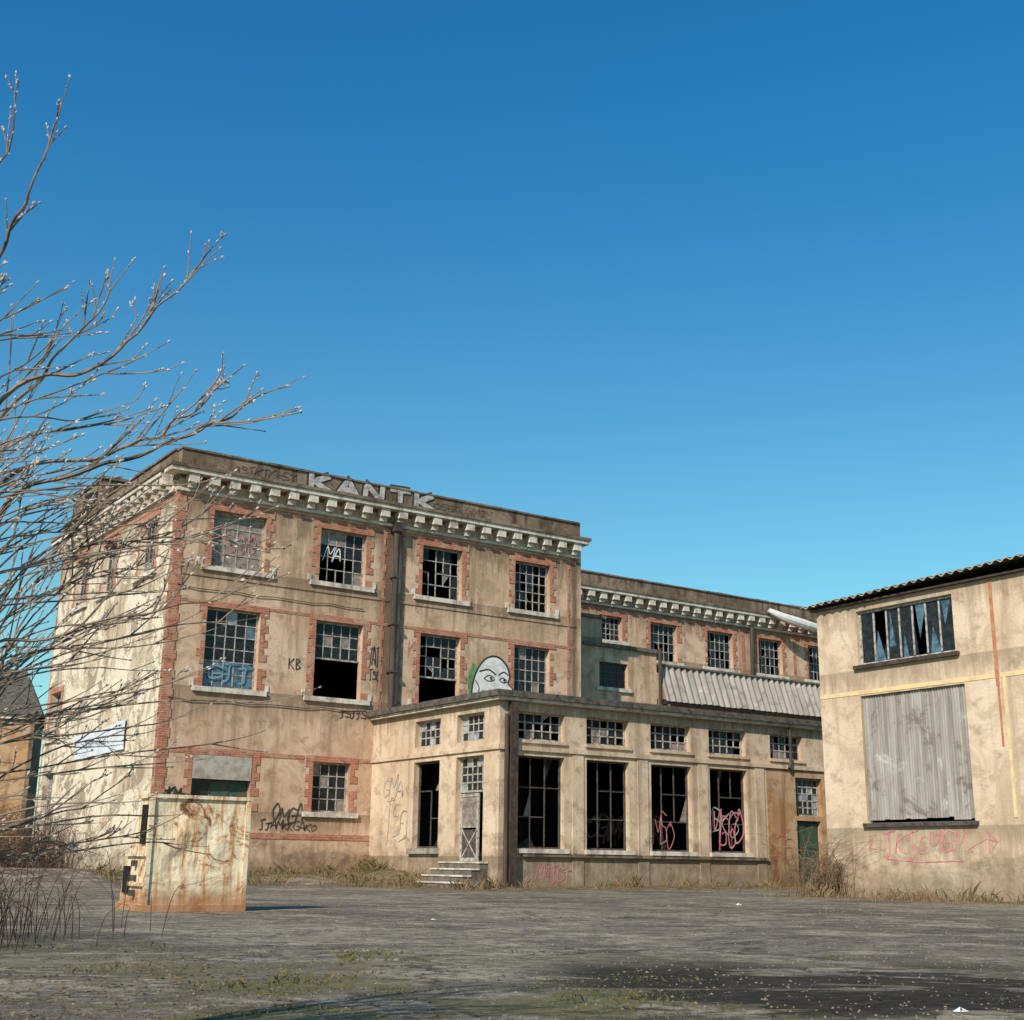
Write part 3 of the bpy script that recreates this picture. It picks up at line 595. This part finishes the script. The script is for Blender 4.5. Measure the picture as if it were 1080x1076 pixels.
for i in range(30000):
    k=random.random()
    if k<.38: p=wp(FM,random.uniform(-3,11.2),abs(random.gauss(0,2.8))+.05)
    elif k<.56: p=wp(FA,random.uniform(9,31),abs(random.gauss(0,1.1))+.05)
    elif k<.80: p=wp(FS,random.uniform(0,11),abs(random.gauss(0,1.8))+.05)
    else: p=wp(FR,random.uniform(-.5,15),abs(random.gauss(0,1.5))+.05)
    dn_=noise.noise(Vector((p[0]*.5,p[1]*.5,2)))
    if dn_<.06+random.gauss(0,.13): continue
    (pg_ if random.random()<.12+.5*(noise.noise(Vector((p[0]*.35,p[1]*.35,8)))>.1) else pd).append(p)
grass('dry_grass',pd,.05,.42,.016,M['dry'])
for i in range(26000):
    X=random.uniform(-6.5,4.5); Y=random.uniform(8.5,17)
    if noise.noise(Vector((X*.5,Y*.32,5)))+.45*noise.noise(Vector((X*2,Y*2,5)))<(.08 if X<-.8 else .34): continue
    pg_.append((X,Y))
gp=[p for p in pg_ if p[1]>30]; gn=[p for p in pg_ if p[1]<=30]
grass('green_grass',gp,.05,.3,.016,M['grn']); grass('moss_tufts',gn,.005,.045,.0045,M['grn'],.9)
M['grav']=simple('gravel_stone',(.26,.205,.15),(.10,.08,.06),.9,8,kind='Object',b_s=0)
v=[];f=[]
for i in range(4500):
    Y=8.5+34*random.random()**1.8; X=random.uniform(-.45,.45)*Y
    r=random.uniform(.004,.012)*(1+Y/30)*(2.0 if random.random()<.03 else 1); z=gh(X,Y); k=len(v)
    for d in ((1,0,0),(0,1,0),(-1,0,0),(0,-1,0),(0,0,.8)): v.append(((X+d[0]*r*random.uniform(.6,1.2))*S,(Y+d[1]*r*random.uniform(.6,1.2))*S,(z+d[2]*r)*S))
    f+=[(k,k+1,k+4),(k+1,k+2,k+4),(k+2,k+3,k+4),(k+3,k,k+4)]
mkmesh('gravel',v,f,M['grav'])
M['leaf']=simple('dead_leaf',(.19,.11,.05),(.08,.05,.03),.9,8,kind='Object',b_s=0)
v=[];f=[]
for i in range(2600):
    if i<1500: X,Y=random.gauss(-3.3,1.3),random.gauss(11,2.2)
    else: Y=8.5+30*random.random()**1.5; X=random.uniform(-.45,.45)*Y
    z=gh(X,Y)+.004; a=random.uniform(0,6.28); L=random.uniform(.01,.035); w_=L*random.uniform(.12,.6); ca,sa=math.cos(a),math.sin(a); k=len(v)
    for (p,q,h) in ((-L,0,0),(0,w_,random.uniform(0,.012)),(L,0,random.uniform(0,.015)),(0,-w_,0)): v.append(((X+p*ca-q*sa)*S,(Y+p*sa+q*ca)*S,(z+h)*S))
    f.append((k,k+1,k+2)); f.append((k,k+2,k+3))
mkmesh('fallen_leaves',v,f,M['leaf'])
v=[];f=[]
for (X,Y,r) in ((3.35,10.2,.06),(-1.4,26,.05),(6.5,38,.10)):
    k=len(v); n=7
    for i in range(n): a=6.283*i/n; v.append(((X+math.cos(a)*r*random.uniform(.6,1.2))*S,(Y+math.sin(a)*r*random.uniform(.6,1.2))*S,(gh(X,Y)+.005)*S))
    v.append((X*S,Y*S,(gh(X,Y)+r*.6)*S)); v.append(((X+r*.4)*S,(Y)*S,(gh(X,Y)+r*.3)*S))
    for i in range(n): f.append((k+i,k+(i+1)%n,k+n+(i%2)))
mkmesh('plastic_litter',v,f,M['white'])
# ------------------------------------------------------------------ willow tree
M['bark']=simple('willow_bark',(.27,.195,.145),(.11,.078,.06),.85,8,kind='Object',b_s=0,spec=.2)
M['bud']=simple('catkin_bud',(.56,.48,.42),(.33,.25,.20),.8,20,kind='Object',b_s=0)
T=Bld('willow_tree')
bv=[];bf=[]
def bud(p,d,s_):
    d=d.normalized(); a=d.orthogonal().normalized(); c=d.cross(a); k=len(bv); L=s_*2.4
    for q in (p,*[p+d*L*.45+(a*math.cos(t)+c*math.sin(t))*s_*.58 for t in (0,1.571,3.1416,4.712)],p+d*L): bv.append(q*S)
    for i in range(4):
        j=(i+1)%4; bf.append((k,k+1+j,k+1+i)); bf.append((k+5,k+1+i,k+1+j))
def twig(p,d,L,r,lev,budp=.8):
    n=max(4,int(L/.09)); pts=[p.copy()]; q=p.copy(); dd=d.normalized(); st=L/n
    kids=[]; curl=Vector((random.gauss(0,.02),random.gauss(0,.02),.035))
    for i in range(n):
        dd=(dd+curl+Vector((random.gauss(0,.03),random.gauss(0,.03),random.gauss(0,.03)))).normalized()
        q=q+dd*st; pts.append(q.copy())
        t=(i+1)/n
        if lev<3 and t>.2 and random.random()<(.28 if lev==1 else .15): kids.append((q.copy(),dd.copy(),t))
        if random.random()<budp*(.2+t*.7):
            a=dd.orthogonal(); a.rotate(Matrix.Rotation(random.uniform(0,6.28),3,dd)); bud(q,(dd+a*.45),random.uniform(.006,.012))
    rs=[max(.0024,r*(1-i/len(pts)*.7))*S for i in range(len(pts))]
    tube(T,'branches','bark',[x*S for x in pts],rs,4)
    bud(q,dd,.010)
    for (kp,kd,t) in kids:
        ax=Vector((random.gauss(0,1),random.gauss(0,1),random.gauss(0,1))).normalized(); nd=kd.copy(); nd.rotate(Matrix.Rotation(random.uniform(.35,.7),3,ax)); nd.z+=.12
        twig(kp,nd,L*random.uniform(.35,.65)*(1.15-t*.6),r*.65,lev+1,budp)
def limb(P,r0,r1,L=.75,dens=.5,budp=.8,start=.25):
    pts=cat(P,10); n=len(pts); ph=random.uniform(0,50)
    for i in range(1,n): pts[i]+=Vector((noise.noise(Vector((i*.21,ph,0))),noise.noise(Vector((i*.21,ph,5))),noise.noise(Vector((i*.21,ph,9)))))*.05*min(1,i/6)
    tube(T,'branches','bark',[p*S for p in pts],[(r0+(r1-r0)*(i/n)**.7)*S for i in range(n)],6)
    for i in range(int(n*start),n-1):
        t=i/n; d=(pts[i+1]-pts[i]).normalized()
        if t>.5 and random.random()<budp*.8:
            a=d.orthogonal(); a.rotate(Matrix.Rotation(random.uniform(0,6.28),3,d)); bud(pts[i],d+a*.5,random.uniform(.007,.012))
        if random.random()<dens:
            ax=Vector((random.gauss(0,.4),random.gauss(0,1),random.gauss(0,.4))).normalized(); nd=d.copy(); nd.rotate(Matrix.Rotation(random.choice((-1,1))*random.uniform(.3,.7),3,ax)); nd.z+=.10
            twig(pts[i],nd,L*random.uniform(.5,1.2)*(1.2-t*.7),.0055,1,budp)
    d=(pts[-1]-pts[-2]).normalized(); twig(pts[-1],d,.2,r1,2,budp)
R0=(-3.7,6.4,-.05)
limb([R0,(-3.5,6.4,1.2),(-3.3,6.5,2.4),(-3.1,6.4,3.6),(-2.9,6.3,4.4)],.09,.012,.5,.25)
limb([(-3.6,6.4,.6),(-3.0,6.2,2.0),(-2.48,6.2,2.72),(-1.85,6.0,2.92),(-1.45,6,3.08),(-1.22,6,3.26)],.022,.0045,.6,.34)
limb([(-3.5,6.3,1.2),(-2.6,6.1,3.1),(-2.1,6.0,3.35),(-1.85,6,3.6),(-1.66,6,3.88)],.018,.0045,.45,.32)
limb([(-3.5,6.3,1.0),(-2.7,6.3,2.75),(-2.0,6.2,3.0),(-1.7,6.2,3.15),(-1.5,6.2,3.35)],.018,.0045,.5,.34)
limb([(-3.3,6.5,2.4),(-2.8,6.3,3.9),(-2.58,6.2,4.4),(-2.47,6.2,4.9)],.016,.0045,.3,.28)
limb([(-3.3,6.5,2.6),(-2.85,6.0,3.9),(-2.65,5.9,4.3),(-2.58,5.9,4.65)],.015,.004,.3,.28)
limb([(-3.4,6.4,1.8),(-2.75,6.5,3.2),(-2.4,6.5,3.7),(-2.2,6.5,4.0)],.016,.004,.45,.34)
limb([(-3.6,6.2,.8),(-2.7,6.0,2.1),(-2.1,5.9,2.4),(-1.6,5.9,2.5),(-1.25,5.8,2.45)],.014,.003,.5,.42,.5)
limb([(-3.6,6.2,.5),(-2.7,5.9,1.7),(-2.1,5.8,2.0),(-1.6,5.7,2.1),(-1.15,5.6,2.2)],.014,.003,.5,.42,.4)
for i in range(72):
    yb=random.uniform(5.3,7.6)
    if i<46: zt=random.uniform(1.1,2.8); k_=.48
    else: zt=random.uniform(2.6,3.6); k_=.34
    xt=-2.42+abs(random.gauss(0,k_))*(yb/6)
    a=random.uniform(.2,1.4); y2=yb+random.uniform(-.4,.4)
    limb([(-3.7,6.4,.1+a*.4),(-3.2,(6.4+yb)/2,a*.8+.1+zt*.2),(-2.8,yb,zt*.86+.05),(xt,y2,zt)],.012,.0034,.5,.30,.4 if zt<2.3 else .7)
T.done()
o_=mkmesh('catkins',bv,bf,M['bud']); o_.parent=T.e
def thicket(name,cx,cy,rx,ry,hh,n,mat):
    B=Bld(name)
    for i in range(n):
        X=cx+random.gauss(0,rx); Y=cy+random.gauss(0,ry); z=gh(X,Y); a=random.uniform(0,6.28); L=random.uniform(.3,1)*hh*(1.2 if random.random()<.15 else .85)
        P=[(X,Y,z-.05),(X+math.cos(a)*L*.15,Y+math.sin(a)*L*.15,z+L*.6),(X+math.cos(a)*L*.45,Y+math.sin(a)*L*.45,z+L*random.uniform(.7,1.05)),(X+math.cos(a+.5)*L*.9,Y+math.sin(a+.5)*L*.9,z+L*random.uniform(.4,1.3))]
        pts=cat(P,4); tube(B,'stems',mat,[p*S for p in pts],[max(.002,.006*(1-j/15))*S*(1+cy/40) for j in range(len(pts))],3)
    B.done()
M['brmb']=simple('dead_bramble',(.13,.08,.055),(.055,.037,.027),.9,3,kind='Object',b_s=0,spec=.1)
M['brmd']=simple('dry_bramble_pale',(.24,.15,.09),(.11,.07,.042),.9,3,kind='Object',b_s=0,spec=.1)
thicket('bramble_thicket',-7.1,15,.7,2.6,1.5,520,'brmb')
p=wp(FR,.2,.7); thicket('dead_bush',p[0],p[1],.6,.4,2.3,230,'brmd')
p=wp(FR,5,.8); thicket('dead_bush',p[0],p[1],1.8,2.6,.5,260,'brmd')
p=wp(FL,14,2); thicket('hedge',p[0],p[1],2.5,2.5,3.6,700,'brmb')
# ------------------------------------------------------------------ light, sky, camera
el=math.radians(35); sv=Vector((-.43,-.903,0)).normalized()*math.cos(el)+Vector((0,0,math.sin(el)))
sun=bpy.data.lights.new('sun','SUN'); sun.energy=5.0; sun.angle=math.radians(.5); sun.color=(1,.93,.81)
so=bpy.data.objects.new('sun',sun); so.rotation_euler=(-sv).to_track_quat('-Z','Y').to_euler(); COL.objects.link(so)
w=bpy.data.worlds.new('World'); sc.world=w; w.use_nodes=True; nt=w.node_tree; bg=nt.nodes['Background']
sk=nt.nodes.new('ShaderNodeTexSky'); sk.sky_type='NISHITA'; sk.sun_disc=False; sk.sun_elevation=el; sk.sun_rotation=math.atan2(sv.x,sv.y)
sk.air_density=1.0; sk.dust_density=.4; sk.ozone_density=2.0
tc=nt.nodes.new('ShaderNodeTexCoord'); sx=nt.nodes.new('ShaderNodeSeparateXYZ'); nt.links.new(tc.outputs['Generated'],sx.inputs[0])
fz=ramp(nt,sx.outputs[2],.02,.62); tint=mix(nt,fz,(.86,1.34,1.12),(.18,1.08,1.5))
nt.links.new(mix(nt,1.,sk.outputs[0],tint,'MULTIPLY'),bg.inputs[0]); bg.inputs[1].default_value=.105
cd=bpy.data.cameras.new('camera'); cam=bpy.data.objects.new('camera',cd); COL.objects.link(cam); sc.camera=cam
p_,r_=.266,-.013
Xv=Vector((1,0,0)); U=Vector((0,-math.sin(p_),math.cos(p_))); Fw=Vector((0,math.cos(p_),math.sin(p_)))
Rt=Xv*math.cos(r_)-U*math.sin(r_); Up=Xv*math.sin(r_)+U*math.cos(r_)
cam.matrix_world=Matrix((( Rt.x,Up.x,-Fw.x,0),(Rt.y,Up.y,-Fw.y,0),(Rt.z,Up.z,-Fw.z,1.04*S),(0,0,0,1)))
cd.sensor_width=36; cd.lens=36*1370.6/1080; cd.clip_end=3000; cd.clip_start=.05
sc.view_settings.view_transform='Standard'; sc.view_settings.look='None'; sc.view_settings.exposure=0
